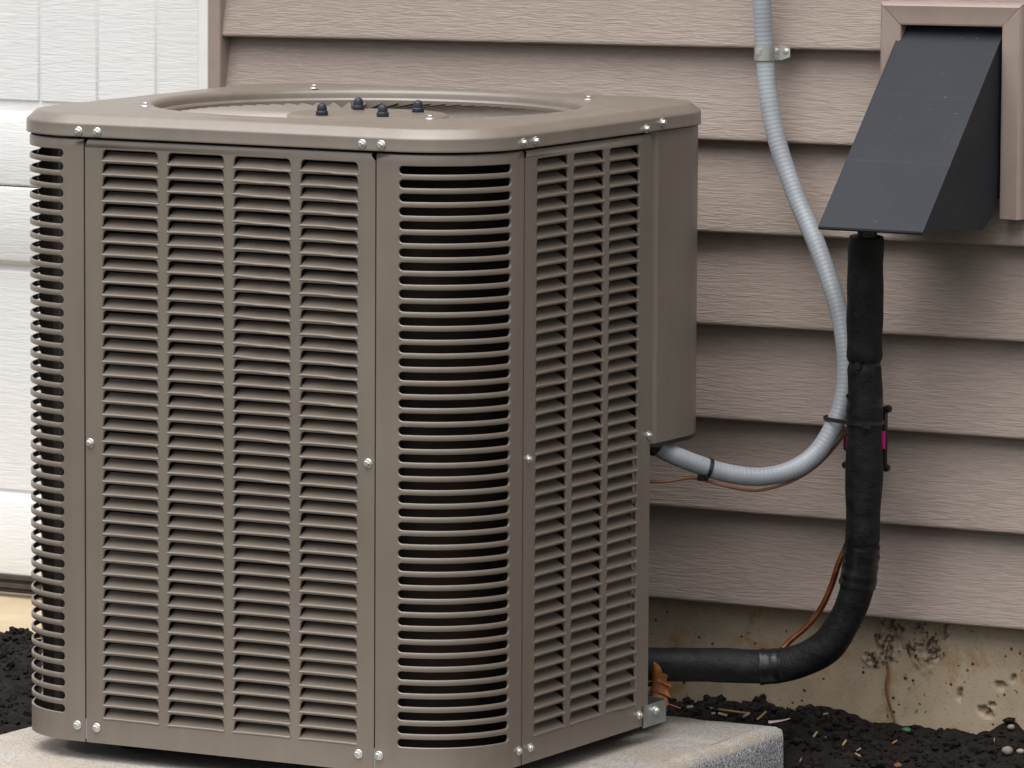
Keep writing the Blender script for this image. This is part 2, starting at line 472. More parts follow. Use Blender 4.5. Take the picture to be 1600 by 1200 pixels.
# foundation
fd = MB(); gx0, gx1, gz0, gz1, gs = .30, 1.14, -.13, .125, .0023
FY = .895
nx, nz = int((gx1 - gx0) / gs), int((gz1 - gz0) / gs)
HOLES = [(.856, .006, .0045, .0105), (.893, -.0130, .009, .007), (.9005, -.018, .007, .006), (.9365, .0345, .004, .0065), (.9165, .0235, .009, .007), (.905, -.004, .006, .004)]
def grime_at(x, z):
    n1 = noise.fractal(Vector((x * 48, z * 48, 1.7)), .8, 2.1, 4); n2 = noise.fractal(Vector((x * 190, z * 170, 4.4)), .7, 2.0, 2)
    m = 0
    for cx, cz, rx, rz in ((.752, .078, .028, .034), (.803, .066, .030, .042), (.724, .045, .018, .014), (.835, .088, .012, .03)):
        m = max(m, 1 - math.hypot((x - cx) / rx, (z - cz) / rz))
    a = 0 if m <= 0 else max(0, min(1, (m - .05 + n1 * 1.1) * 2.6)) * max(0, min(1, .50 + n2 * 2.2))
    st = math.exp(-((x - .774 - n1 * .006) / .004) ** 2) * max(0, min(1, (.03 - z) / .01)) * max(0, min(1, (z + .035) / .03))
    st += .7 * math.exp(-((x - .795 - (z * .18) - n1 * .004) / .0022) ** 2) * max(0, min(1, (.012 - z) / .01)) * max(0, min(1, (z + .05) / .03))
    sp = max(0, min(1, (n2 - .25) * 4)) * max(0, min(1, st * 1.6))
    return max(a, sp), (max(0, min(1, m * 3 + n1)) if m > 0 else 0)
grime_and_hole_rims = []; fdv = []
for j in range(nz + 1):
    for i in range(nx + 1):
        x, z = gx0 + i * gs, gz0 + j * gs
        ga, rg = grime_at(x, z)
        y = FY + noise.noise(Vector((x * 8, z * 8, 0))) * .0012
        y -= .004 * rg * (.5 + noise.fractal(Vector((x * 70, z * 70, 9)), .8, 2, 4) * 1.2) if rg > 0 else 0
        for cx, cz, rx, rz in HOLES:
            q = math.hypot((x - cx) / rx, (z - cz) / rz) + .35 * noise.noise(Vector((x * 160, z * 160, 2)))
            if q < 1.1: y += .0042 * max(0, min(1, (1.1 - q) / .22)); ga = max(ga, .75 * max(0, min(1, (z - cz) / rz + .5 - (x - cx) / rx * .5)) * max(0, min(1, 1.6 - q)))  # dents each hole and darkens it towards its upper left rim
        # vertical form seam
        y += .0016 * math.exp(-((x - .7445) / .0022) ** 2)
        fdv.append((x, y, z)); grime_and_hole_rims.append(ga)
fd.v = [(x - .8, y - .9, z + .13) for x, y, z in fdv]
for j in range(nz):
    for i in range(nx):
        a = j * (nx + 1) + i; fd.f.append((a, a + 1, a + nx + 2, a + nx + 1))
nvis = len(fd.v)
def qd(mb, x0, x1, z0, z1, y=FY):
    mb.add([(x0 - .8, y - .9, z0 + .13), (x1 - .8, y - .9, z0 + .13), (x1 - .8, y - .9, z1 + .13), (x0 - .8, y - .9, z1 + .13)], [(0, 1, 2, 3)])
qd(fd, -.34, gx0, gz0, gz1); qd(fd, gx1, XW1, gz0, gz1)
fm = fd.mesh('foundation', 'foundation', 60)
at = fm.attributes.new('grime_and_hole_rims', 'FLOAT', 'POINT')
for i in range(len(fm.vertices)): at.data[i].value = grime_and_hole_rims[i] if i < nvis else 0.0
fo = tag(put('foundation_wall', fm, None, (.8, .9, -.13)), 'stained tan concrete foundation strip below the siding', 'foundation')
# paved apron in front of the garage opening
ap = MB()
for i in range(41):
    x = -3.2 + (-.342 + 3.2) * i / 40
    ap.v += [(x, y, z) for y, z in ((.66, -.12), (.662, -.004), (.668, .0), (.80, .004), (1.5, .0115))]
ap.f = [(i * 5 + j, (i + 1) * 5 + j, (i + 1) * 5 + j + 1, i * 5 + j + 1) for i in range(40) for j in range(4)]
tag(put('pavement', ap.mesh('pavement', 'apron', 50)), None, None, kind='structure')

# ------------------------------------------------------------------ garage door
GD = Vector((-1.6, .97, .012))
door = tag(empty('garage_door', GD), 'white wood grain garage door with raised panels left of the siding', 'garage door')
dx0, dx1 = -2.85, -.352
pit = .1035; g0 = -.711
for si in range(4):
    zs = .0395 if si == 0 else .634 + .602 * (si - 1)
    ze = .632 if si == 0 else zs + .5995
    if si == 0: b1, f0, f1, r0 = .153, .167, .505, .5234
    else: b1, f0, f1, r0 = zs + .101, zs + .126, zs + .126 + .345, zs + .126 + .363
    mb = MB()
    prof = [(1.0, zs), (.9725, zs), (.9705, zs + .0025), (.970, zs + .005), (.970, b1 - .002), (.9708, b1), (.983, b1 + .011), (.984, f0 + .0), (.984, f1), (.984, f1 + .007), (.9712, r0 - .003), (.970, r0), (.970, ze - .005), (.9705, ze - .0025), (.9725, ze - .0), (1.0, ze)]
    mb.strip([[(xx - GD.x, y - GD.y, z - GD.z) for y, z in prof] for xx in (dx0, -2.2, -1.4, -.8, dx1)])
    mb.f = [tuple(reversed(f)) for f in mb.f]
    sec = put('door_section', mb.mesh('door_section', 'door', 25), door)
    xs = []; k = 2
    e = g0 + 3 * pit
    planks = [(dx0 if q == 22 else g0 + (2 - q) * pit, g0 + (3 - q) * pit) for q in range(0, 23)]
    for a, b in planks:
        b = min(b, dx1 - .02); a = max(a, dx0)
        if b - a < .02: continue
        pm_ = MB(); w = .0040; d0 = .9803
        pr = [(a + .0008, .984), (a + .0014, d0 + .003), (a + w, d0), (b - w, d0), (b - .0014, d0 + .003), (b - .0008, .984)]
        zr = [(f0 + .0005, .0042), (f0 + .004, 0), (f1 - .004, 0), (f1 - .0005, .0042)]
        rows = [[(x - GD.x, min(.9845, y + dd) - GD.y, z - GD.z) for x, y in pr] for z, dd in zr]
        pm_.strip(rows)
        put('plank', pm_.mesh('plank', 'door', 30), sec)
mb = MB()
prof = [(.985, .0395), (.966, .0392), (.966, .034), (.971, .033), (.971, .0285), (.964, .0275), (.964, .0215), (.972, .0205), (.970, .016), (.975, .0125)]
mb.strip([[(xx - GD.x, y - GD.y, z - GD.z) for y, z in prof] for xx in (dx0, dx1)])
put('bottom_seal', mb.mesh('bottom_seal', 'rubber', 30), door)
fr = tag(empty('garage_door_frame', (-.35, .93, .012)), 'white garage door jamb and stop strip beside the brown casing', 'door frame')
mb = MB(); mb.box(-.3565 + .35, -.338 + .35, .858 - .93, 1.0 - .93, .012 - .012, 2.7)
o = put('jamb', mb.mesh('jamb', 'white', 30), fr); b_ = o.modifiers.new('bevel', 'BEVEL'); b_.width = .002; b_.segments = 2
mb = MB(); mb.box(-.3745 + .35, -.357 + .35, .90 - .93, .962 - .93, .017 - .012, .86)
o = put('stop_strip', mb.mesh('stop_strip', 'cream', 30), fr); b_ = o.modifiers.new('bevel', 'BEVEL'); b_.width = .002; b_.segments = 2
mb = MB(); mb.box(-.3745 + .35, -.357 + .35, .90 - .93, .962 - .93, .8615, 2.7)
o = put('stop_strip', o.data if False else mb.mesh('stop_strip', 'cream', 30), fr); b_ = o.modifiers.new('bevel', 'BEVEL'); b_.width = .002; b_.segments = 2

# ------------------------------------------------------------------ air conditioner
ROOT = Vector((.2195, .3588, -.025))
ac = tag(empty('air_conditioner', ROOT), 'taupe louvered outdoor air conditioning unit standing on the concrete slab', 'air conditioner')
def part(name, me, parent=None, at=(0, 0, 0), rot=(0, 0, 0)):
    return put(name, me, parent or ac, (Vector(at) - ROOT) if parent is None else at, rot)
WX, WY, CR = .5784, .7175, .118                           # right plane, back plane, corner radius
X_L = -.1392
CC = .1392
NR, PZ, ZL = 43, .01752, .0342

def opening(w_b, w_t, h, rt=.0055, rb=.0016, n=4):        # outline CCW, centred on u, bottom at 0
    p = []
    def arc(cx, cz, r, a0, a1):
        for k in range(n + 1):
            a = a0 + (a1 - a0) * k / n; p.append((cx + r * math.cos(a), cz + r * math.sin(a)))
    arc(-w_b / 2 + rb, rb, rb, PI, 1.5 * PI); arc(w_b / 2 - rb, rb, rb, -PI / 2, 0)
    arc(w_t / 2 - rt, h - rt, rt, 0, PI / 2); arc(-w_t / 2 + rt, h - rt, rt, PI / 2, PI)
    return p
def offset(p, d):                                         # push an outline outward by d (about local normals)
    out = []
    for i, q in enumerate(p):
        a = Vector(p[i - 1]); b = Vector(p[(i + 1) % len(p)]); t = (b - a)
        if t.length < 1e-9: out.append(q); continue
        t.normalize(); out.append((q[0] + t.y * d, q[1] - t.x * d))
    return out
def louver_panel_mesh(u0, u1, ufirst, ncol, zb, ztop):
    """sheet in (u, outward, z): x=u, y=-outward"""
    mb = MB(); f0 = lambda u, z: (u, 0.0, z)
    op = opening(.0862, .0836, .0142)
    o1 = offset(op, .0009)
    pw = .1
    ul = ufirst - .0069; ur = ul + pw * ncol
    zlo = ZL - .0018; zhi = zlo + NR * PZ
    tz = ztop - .004
    mb.add([(u0, 0, zhi), (u1, 0, zhi), (u1, 0, tz - .006), (u1 - .0055, 0, tz), (u0 + .003, 0, tz), (u0, 0, tz - .006)], [(0, 1, 2, 3, 4, 5)])
    for a, b, c, d in ((u0, u1, zb, zlo), (u0, ul, zlo, zhi), (ur, u1, zlo, zhi)):
        # split to share cell corners is unnecessary: flat sheet, same plane edge to edge
        mb.add([(a, 0, c), (b, 0, c), (b, 0, d), (a, 0, d)], [(0, 1, 2, 3)])
    # rolled top edge, side returns, bottom return
    ua_, ub_ = u0 + .003, u1 - .0055
    mb.add([(ua_, 0, ztop - .004), (ub_, 0, ztop - .004), (ub_, .0015, ztop - .001), (ua_, .0015, ztop - .001), (ub_, .006, ztop), (ua_, .006, ztop)], [(0, 1, 2, 3), (3, 2, 4, 5)])
    mb.add([(u0, 0, zb), (u0, 0, ztop - .010), (u0, .012, ztop - .010), (u0, .012, zb)], [(0, 1, 2, 3)])
    mb.add([(u1, 0, zb), (u1, .012, zb), (u1, .012, ztop - .010), (u1, 0, ztop - .010)], [(0, 1, 2, 3)])
    mb.add([(u0, 0, zb), (u0, .012, zb), (u1, .012, zb), (u1, 0, zb)], [(0, 1, 2, 3)])
    for c in range(ncol):
        for r in range(NR):
            cu = ul + pw * (c + .5); cz = ZL + r * PZ
            rect = [(ul + pw * c, zlo + r * PZ), (ul + pw * (c + 1), zlo + r * PZ), (ul + pw * (c + 1), zlo + (r + 1) * PZ), (ul + pw * c, zlo + (r + 1) * PZ)]
            fillpoly(mb, rect, [[(cu + a, cz + b) for a, b in o1]], f0)
            r0 = [(cu + a, 0.0, cz + b) for a, b in o1]
            r1 = [(cu + a, .0009, cz + b) for a, b in op]
            r2 = [(cu + a, .0028, cz + b) for a, b in op]
            mb.strip([r2, r1, r0], True)
    return mb
def louver_mesh(w_out, w_in, var=0):
    prof = [(.0150, .0102), (.0095, .0066), (.0040, .0029), (.0020, .0017), (.0007, .0013), (-.0005, .0007), (-.0011, -.0003), (-.0009, -.0014), (.0002, -.0020), (.0011, -.0013), (.0016, -.0001), (.0042, .0018), (.0097, .0055), (.0150, .0091)]
    mb = MB(); n = 16 if var else 6; rows = []
    rs = random.Random(var * 11 + 3)
    ph, am, cx = rs.uniform(-.2, .2), (.0012 if var else 0), rs.uniform(-.012, .012)
    for i in range(n + 1):
        t = i / n - .5; row = []
        for d, z in prof:
            k = max(0, min(1, d / .015)); w = w_out + (w_in - w_out) * k
            x = t * w; dz = 0; dd = 0
            if var:
                s = 1 / (1 + math.exp(-(x - cx) / .0035))
                dz = -am * s * (1 - .35 * k) + am * .35; dd = -.0012 * math.exp(-((x - cx) / .012) ** 2) * (1 - k)
                if var > 3: dz += .0004 * math.sin(x * 120 + ph * 9)
            ed = max(0, abs(t) * 2 - .955) / .045
            row.append((x, d + dd, z + dz - .0006 * ed * ed * (1 if d < .003 else 0)))
        rows.append(row)
    mb.strip(rows, True, True)
    return mb.mesh('louver', 'paint', 50, recalc=True)
LV = [louver_mesh(.0862, .0815, v) for v in range(7)]
def louver_panel(loc, rot, u1, ufirst, ncol, bent):
    pm = louver_panel_mesh(.0012, u1, ufirst, ncol, 0.0, .7975).mesh('louver_panel', 'paint', 40, merge=1e-6)
    p = part('louver_panel', pm, None, loc, rot)
    for c in range(ncol):
        for r in range(NR):
            v = bent(c, r) or (random.choice((1, 2, 3)) if random.random() < .03 else 0)
            lo = put('louver', LV[v], p, (ufirst - .0069 + .1 * (c + .5), 0.0, ZL + r * PZ + random.uniform(-.0003, .0003)), (random.uniform(-.045, .045), random.uniform(-.006, .006), 0))
    return p
def bent_front(c, r):
    if c in (2, 3) and r > 26 and r < 43: return (1 + (r * 7 + c * 3) % 3) if c == 3 else (4 + (r * 5) % 3 if r % 3 else 2)
    return 0
pf = louver_panel((0, 0, 0), (0, 0, 0), .4384, .0274, 4, bent_front)
pr_ = louver_panel((WX, CC + .0010, 0), (0, 0, PI / 2), .3540, .0318, 3, lambda c, r: 0)

# slotted corner panels
FLAT = CC - CR
def corner_pt(s, d):                                      # local: corner of the square at origin, front along -x, side along +y
    L0 = FLAT; L1 = L0 + CR * PI / 2
    if s < L0: return (-CC + s, d)
    if s > L1: return (-d, CR + (s - L1))
    a = (s - L0) / CR
    return (-CR + (CR - d) * math.sin(a), CR - (CR - d) * math.cos(a))
STOT = 2 * FLAT + CR * PI / 2
SR = .00515
def corner_panel_mesh(sl0, sl1, zc):
    mb = MB(); f3 = lambda s, z: (*corner_pt(s, 0), z)
    sa, sb = sl0 + SR, sl1 - SR
    svals = [.0012] + [sa + (sb - sa) * q / 26 for q in range(27)] + [STOT - .0012]
    full = [.0012, FLAT] + [FLAT + CR * PI / 2 * q / 22 for q in range(1, 23)] + [STOT - .0012]
    zl, zh = zc[0] - PZ / 2, zc[-1] + PZ / 2
    zt = .7975
    def sheet(ss, za, zb): mb.strip([[(*corner_pt(s, 0), z) for s in ss] for z in (za, zb)])
    sheet(full, 0, zl); sheet(full, zh, zt - .004)
    mb.strip([[(*corner_pt(s, 0), zt - .004) for s in full], [(*corner_pt(s, .0015), zt - .001) for s in full], [(*corner_pt(s, .006), zt) for s in full]])
    mb.strip([[(*corner_pt(s, .012), 0) for s in full], [(*corner_pt(s, 0), 0) for s in full]])
    for s in (.0012, STOT - .0012):
        a = [(*corner_pt(s, 0), 0), (*corner_pt(s, 0), zt - .004), (*corner_pt(s, .012), zt - .004), (*corner_pt(s, .012), 0)]
        mb.add(a, [(0, 1, 2, 3)] if s < .1 else [(3, 2, 1, 0)])
    lip = .0009
    for z in zc:
        for side in (0, 1):
            n = 10
            sc = sa if side == 0 else sb; sg = -1 if side == 0 else 1
            arc = lambda r: [(sc + sg * r * math.sin(PI * q / n), z - r * math.cos(PI * q / n)) for q in range(n + 1)]
            A = arc(SR + lip)
            edge = .0012 if side == 0 else STOT - .0012
            # strip cell with a round notch, built in columns so the sheet follows the curve
            fl = FLAT if side == 0 else STOT - FLAT
            xs_ = [edge, fl] + [fl + (A[n // 2][0] - fl) * q / 3 for q in (1, 2, 3)]
            lo = [(s_, z - PZ / 2) for s_ in xs_]; hi = [(s_, z + PZ / 2) for s_ in xs_]
            rr = [[(*corner_pt(s_, 0), zz) for s_, zz in q] for q in (lo, hi)]
            if side == 1: rr = rr[::-1]
            mb.strip(rr)
            mid = n // 2
            for half, zz in ((A[:mid + 1][::-1], z - PZ / 2), (A[mid:], z + PZ / 2)):
                r1 = [(*corner_pt(s_, 0), zz) for s_, _ in half]; r2 = [(*corner_pt(s_, 0), q) for s_, q in half]
                up = zz > z
                if (side == 0) == up: mb.strip([r2, r1])
                else: mb.strip([r1, r2])
            B = arc(SR)
            rows = [[(*corner_pt(s, 0), zz) for s, zz in A], [(*corner_pt(s, lip), zz) for s, zz in B], [(*corner_pt(s, .0028), zz) for s, zz in B]]
            if side == 1: rows = rows[::-1]
            mb.strip(rows)
    # half bars above the last slot and under the first one belong to the panel
    sg_ = [sa + (sb - sa) * q / 26 for q in range(27)]
    z = zc[0]; mb.strip([[(*corner_pt(s, 0), z - PZ / 2) for s in sg_], [(*corner_pt(s, 0), z - SR - lip) for s in sg_], [(*corner_pt(s, lip), z - SR) for s in sg_], [(*corner_pt(s, .0028), z - SR) for s in sg_]])
    z = zc[-1]; mb.strip([[(*corner_pt(s, .0028), z + SR) for s in sg_], [(*corner_pt(s, lip), z + SR) for s in sg_], [(*corner_pt(s, 0), z + SR + lip) for s in sg_], [(*corner_pt(s, 0), z + PZ / 2) for s in sg_]])
    return mb.mesh('corner_panel', 'paint', 35, merge=1e-6), sg_
def bar_mesh(sg_):
    lip = .0009; h = PZ / 2
    prof = [(.0028, -h + SR), (lip, -h + SR), (.0003, -h + SR + .0004), (0, -h + SR + lip), (-.0002, 0), (0, h - SR - lip), (.0003, h - SR - .0004), (lip, h - SR), (.0028, h - SR)]
    mb = MB(); mb.strip([[(*corner_pt(s, d), z) for s in sg_] for d, z in prof])
    return mb.mesh('bar', 'paint', 45)
ZC = [.0412 + q * .01752 for q in range(43)]
cm, sg_ = corner_panel_mesh(.0335, STOT - .0335, ZC)
bm_ = bar_mesh(sg_)
def corner_panel(loc, rz):
    p = part('corner_panel', cm, None, loc, (0, 0, rz))
    for q in range(42): put('bar', bm_, p, (0, 0, ZC[q] + PZ / 2))
    return p
corner_panel((WX, 0, 0), 0)
corner_panel((X_L, 0, 0), -PI / 2)
corner_panel((X_L, WY, 0), PI)
# plain back and left sheets (out of view)
mb = MB(); mb.box(X_L + .001, X_L + .004, CC + .001, WY - CC - .001, 0, .797); part('side_sheet', mb.mesh('side_sheet', 'paint'))
mb = MB(); mb.box(X_L + CC + .001, WX - CC - .002, WY - .004, WY - .001, 0, .797); part('back_sheet', mb.mesh('back_sheet', 'paint'))

# top cover: rounded square skirt, bevel, flat top, raised ring and round mouth
CX, CY = .2195, .3588
def cap_outline(grow, inset, n=26):
    x0, x1, y0, y1 = X_L - grow + inset, WX + grow - inset, -grow + inset, WY + grow - inset
    r = max(.02, CR + grow - inset); out = []
    for cx, cy, a0 in ((x1 - r, y0 + r, -PI / 2), (x1 - r, y1 - r, 0), (x0 + r, y1 - r, PI / 2), (x0 + r, y0 + r, PI)):
        for k in range(n + 1):
            a = a0 + PI / 2 * k / n; out.append((cx + r * math.cos(a), cy + r * math.sin(a)))
        # straight run
        nxt = {0: (x1, y1 - r), 1: (x0 + r, y1), 2: (x0, y0 + r), 3: (x1 - r, y0)}[[-PI / 2, 0, PI / 2, PI].index(a0)]
        p = out[-1]
        for k in range(1, 16): out.append((p[0] + (nxt[0] - p[0]) * k / 16, p[1] + (nxt[1] - p[1]) * k / 16))
    return out
mb = MB(); rows = []
G = .0042
for ins_, z in ((.0030, .8035), (.0012, .8004), (0, .8002), (-.0004, .8016), (0, .803), (.0, .8150), (.0002, .8166), (.0010, .8180), (.0050, .8214), (.0100, .8257), (.0128, .8279), (.0142, .8287), (.0162, .8291), (.0230, .8296)):
    rows.append([(x, y, z) for x, y in cap_outline(G, ins_)])
outl = cap_outline(G, .0230)
for r, z in ((.3260, .8298), (.3215, .8300), (.3185, .8309), (.3150, .8314), (.3000, .8316), (.2930, .8312), (.2885, .8298), (.2858, .8274), (.2846, .8245), (.2840, .8150)):
    row = []
    for x, y in outl:
        v = Vector((x - CX, y - CY)).normalized(); row.append((CX + v.x * r, CY + v.y * r, z))
    rows.append(row)
mb.strip(rows, True)
part('top_cover', mb.mesh('top_cover', 'paint', 60))

# fan grille
GC = Vector((CX, CY, .806))
mb = MB(); mb.strip([[(r * math.cos(2 * PI * k / 128), r * math.sin(2 * PI * k / 128), z) for k in range(128)] for r, z in ((.2838, .0135), (.2775, .0130), (.2752, .0105), (.2752, -.008))], True)
grille = part('fan_grille', mb.mesh('fan_grille', 'paint', 40), None, GC)
NV = 76; vm = MB(); rows = []
for q in range(13):
    t = q / 12; r = .104 + (.2765 - .104) * t
    sw = .10 * (1 - t) ** 2 - .02 * t                      # gentle sweep
    hw = .0085 * (1 if t < .9 else 1 - (t - .9) * 1.5); tilt = math.radians(56)
    row = []
    for a, off in ((1, .00026), (0, .00026), (-1, .00026), (-1, -.00026), (0, -.00026), (1, -.00026)):
        lat = -a * hw * math.sin(tilt) + off * math.cos(tilt); ver = a * hw * math.cos(tilt) + off * math.sin(tilt)
        ang = sw + lat / r * (.55 + .45 * t)
        row.append((r * math.cos(ang), r * math.sin(ang), ver + .003))
    rows.append(row)
vm.strip(rows, True, True)
vme = vm.mesh('vane', 'paint', 40, recalc=True)
for q in range(NV): put('vane', vme, grille, (0, 0, 0), (0, 0, 2 * PI * q / NV))
mb = MB(); mb.lathe([(.105, .0), (.1085, .003), (.1085, .0085), (.106, .0108), (.09, .0116), (.0, .0118)][:-1], 72)
put('hub_plate', mb.mesh('hub_plate', 'paint', 40), grille)
mb = MB(); mb.lathe([(.0078, 0), (.0083, .0006), (.0083, .0052), (.0078, .006), (.0068, .0064), (.0067, .0095), (.0062, .0125), (.0048, .015), (.0025, .0164), (.0004, .0168)], 20)
nutm = mb.mesh('rubber_cap', 'navy', 40)
for x, y in ((.1868, .2933), (.173, .4137), (.2666, .3169), (.2645, .4154)):
    put('rubber_cap', nutm, grille, (x - GC.x, y - GC.y, .0114))
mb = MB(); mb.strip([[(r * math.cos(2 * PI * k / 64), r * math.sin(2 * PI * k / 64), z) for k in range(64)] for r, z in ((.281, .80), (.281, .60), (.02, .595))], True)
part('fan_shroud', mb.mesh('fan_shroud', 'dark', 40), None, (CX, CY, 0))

# coil, inner plate, base pan
def coil_path(ins_, r):
    x0, x1, y0, y1 = X_L + ins_, WX - ins_, ins_, WY - ins_; p = []
    p.append((x1, .50))
    for cx, cy, a0 in ((x1 - r, y0 + r, 0), (x0 + r, y0 + r, -PI / 2), (x0 + r, y1 - r, -PI)):
        for k in range(13):
            a = a0 - PI / 2 * k / 12; p.append((cx + r * math.cos(a), cy + r * math.sin(a)))
    p.append((.42, y1)); return p
po, pi_ = coil_path(.036, .085), coil_path(.058, .063)
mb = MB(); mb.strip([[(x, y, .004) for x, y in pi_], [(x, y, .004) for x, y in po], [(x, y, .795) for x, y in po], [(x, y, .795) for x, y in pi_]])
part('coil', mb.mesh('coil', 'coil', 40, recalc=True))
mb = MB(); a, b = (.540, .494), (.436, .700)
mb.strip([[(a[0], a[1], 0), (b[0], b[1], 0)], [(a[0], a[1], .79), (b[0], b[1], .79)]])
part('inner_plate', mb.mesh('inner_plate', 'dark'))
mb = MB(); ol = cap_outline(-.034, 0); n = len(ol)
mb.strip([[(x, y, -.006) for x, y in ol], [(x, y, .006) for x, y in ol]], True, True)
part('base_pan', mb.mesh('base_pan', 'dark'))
fm_ = MB(); fm_.lathe([(.02, -.0245), (.022, -.022), (.022, -.012)], 16)
ft = fm_.mesh('foot', 'black', 40)
for x, y in ((0, .12), (.44, .12), (0, .60), (.40, .60)): part('foot', ft, None, (x, y, 0))

# electrical box on the back right corner
mb = MB(); cb0, cb1 = .3790, .7985
path = [(WX - .013, .4985), (WX - .0125, .5045), (WX - .0060, .5085), (WX - .0012, .5120), (WX - .0004, .5160)]
rc = .110
path += [(WX - .0004 - rc + rc * math.cos(a), WY - rc - .004 + rc * math.sin(a)) for a in [PI / 2 * k / 14 for k in range(15)]]
path += [(WX - .19, WY - .004)]
rows = [[(x, y, z) for x, y in path] for z in (cb0, cb0 + .002, cb1)]
mb.strip(rows)
cbx = part('control_box', mb.mesh('control_box', 'paint', 45))
mb = MB(); inner = [(x - (x - .47) * .035, y - (y - .60) * .035) for x, y in path]
z0 = cb0
mb.strip([[(x, y, z0 - .005 - ROOT.z * 0) for x, y in path], [(x * 1.0003, y * 1.0003, z0 + .0005) for x, y in path]])
o0 = len(mb.v); mb.v += [(x, y, z0 - .005) for x, y in path]; mb.f.append(tuple(range(o0, o0 + len(path)))[::-1])
gk = put('gasket', mb.mesh('gasket', 'black', 45), cbx, (0, 0, 0))

# bracket at the right rear foot
mb = MB(); bp = [(WX + .0012, .4795), (WX + .0012, .5435), (WX - .0005, .5490), (WX - .006, .5525), (WX - .05, .5600)]
mb.strip([[(x, y, z) for x, y in bp] for z in (-.003, .0268)]); 
mb.strip([[(x - .0012, y - .0003, z) for x, y in bp] for z in (.0268, -.003)])
mb.strip([[(x, y, .0268) for x, y in bp], [(x - .0012, y - .0003, .0268) for x, y in bp]])
part('bracket', mb.mesh('bracket', 'galv', 40))
# small splice plates at panel seams
for x in (.0, .4392):
    mb = MB(); mb.box(x - .0010, x + .0010, .0007, .002, .004, .031); part('splice_plate', mb.mesh('splice_plate', 'galv'))

# screws
sm_ = MB(); sm_.lathe([(.0061, 0), (.0061, .0009), (.0055, .0015), (.0041, .0018)], 18)
hx = [(.0037 * math.cos(PI / 3 * k), .0037 * math.sin(PI / 3 * k)) for k in range(6)]
sm_.strip([[(x, y, .0015) for x, y in hx], [(x, y, .0048) for x, y in hx], [(x * .82, y * .82, .0054) for x, y in hx]], True, True)
scm = sm_.mesh('screw', 'zinc', 30)
def screw(p, n):
    q = Vector(n).normalized().to_track_quat('Z', 'Y').to_euler(); o = part('screw', scm, None, Vector(p)); 
    o.rotation_euler = q; return o
for x, z in ((-.0058, .8073), (.0228, .8073), (.4215, .8083), (.4496, .8083)): screw((x, -G, z), (0, -1, 0))
for y, z in ((.1277, .8083), (.1603, .8085), (.4681, .805), (.5142, .8105)): screw((WX + G, y, z), (1, 0, 0))
for x, z in ((.0081, .3981), (.4289, .3994), (-.0132, .0211), (.0169, .0204), (.4158, .0216), (.4462, .0222)): screw((x, 0, z), (0, -1, 0))
for y, z in ((.1537, .3981), (.4900, .3929), (.1323, .0201), (.1634, .0195), (.469, .0168)): screw((WX, y, z), (1, 0, 0))
screw((WX + .0012, .5157, .0168), (1, 0, 0))
for x, y in ((.0120, .5680), (.4380, .5760), (.4365, .1440), (.0045, .1420)): screw((x, y, .8315), (.02, -.03, 1))

# ------------------------------------------------------------------ line hood and its frame
hd = tag(empty('line_hood', (.852, .85, .66)), 'black sloping sheet metal hood over the refrigerant lines on the wall', 'hood')
HX0, HX1 = .7750, .9285
O = Vector((.852, .85, .66))
sp = [(.597, .6735), (.6005, .6728), (.700, .6685), (.789, .6618), (.8132, .677), (.8394, .7099), (.8535, .80), (.8535, .931)]
mb = MB()
tp = .0016
def v3(x, y, z): return (x - O.x, y - O.y, z - O.z)
# sloping face (with thickness), two cheeks
for sx, x0, x1 in ((0, HX0, HX1),):
    outer = [(.597, .6735), (.8535, .931)]
    mb.strip([[v3(x, y, z) for x in (x0, x1)] for y, z in [(.5978, .6700), (.5962, .6722), (.5966, .6746), (.6800, .7568), (.7620, .8389), (.8535, .9305)]])
    mb.strip([[v3(x, y, z) for x in (x0 + tp, x1 - tp)] for y, z in [(.855, .928), (.600, .672), (.5978, .6700)]])
mb.prism(sp, lambda p: v3(HX1 - tp, *p), lambda p: v3(HX1, *p))
mb.prism(sp, lambda p: v3(HX0, *p), lambda p: v3(HX0 + tp, *p))
put('hood_body', mb.mesh('hood_body', 'hood', 25, merge=1e-6, recalc=True), hd)
mb = MB(); mb.box(.7805 - O.x, .932 - O.x, .8545 - O.y, .858 - O.y, .70 - O.z, .9345 - O.z)
put('back_plate', mb.mesh('back_plate', 'black'), hd)
fr = tag(empty('hood_frame', (.857, .86, .66)), 'clay brown mitred trim frame around the black hood', 'trim frame')
O2 = Vector((.857, .86, .66))
def trim_run(p0, p1, inward, m0, m1):                    # mitred moulding; inward = direction towards the opening
    wd = .0315
    prof = [(0, .872), (0, .838), (.0015, .8335), (.005, .8310), (.010, .8318), (.022, .8335), (.028, .8330), (.0310, .8345), (wd, .838), (wd, .8535)]
    a, b, n = Vector(p0), Vector(p1), Vector(inward); d = (b - a).normalized()
    mb = MB(); rows = []
    for p, sgn in ((a, m0), (b, -m1)):
        rows.append([(p.x + n.x * w + d.x * w * sgn - O2.x, y - O2.y, p.y + n.y * w + d.y * w * sgn - O2.z) for w, y in prof])
    mb.strip(rows, False, True)
    return mb.mesh('trim_piece', 'trim', 40, recalc=True)
Z_T = .9625; XL_, XR_ = .7506, .9635
e = .0004
put('trim_piece', trim_run((XL_ + e, Z_T), (XR_ - e, Z_T + .003), (0, -1), 1, 1), fr)
put('trim_piece', trim_run((XL_, .674), (XL_, Z_T - e), (1, 0), 0, 1), fr)
put('trim_piece', trim_run((XR_, .674), (XR_, Z_T + .003 - e), (-1, 0), 0, 1), fr)

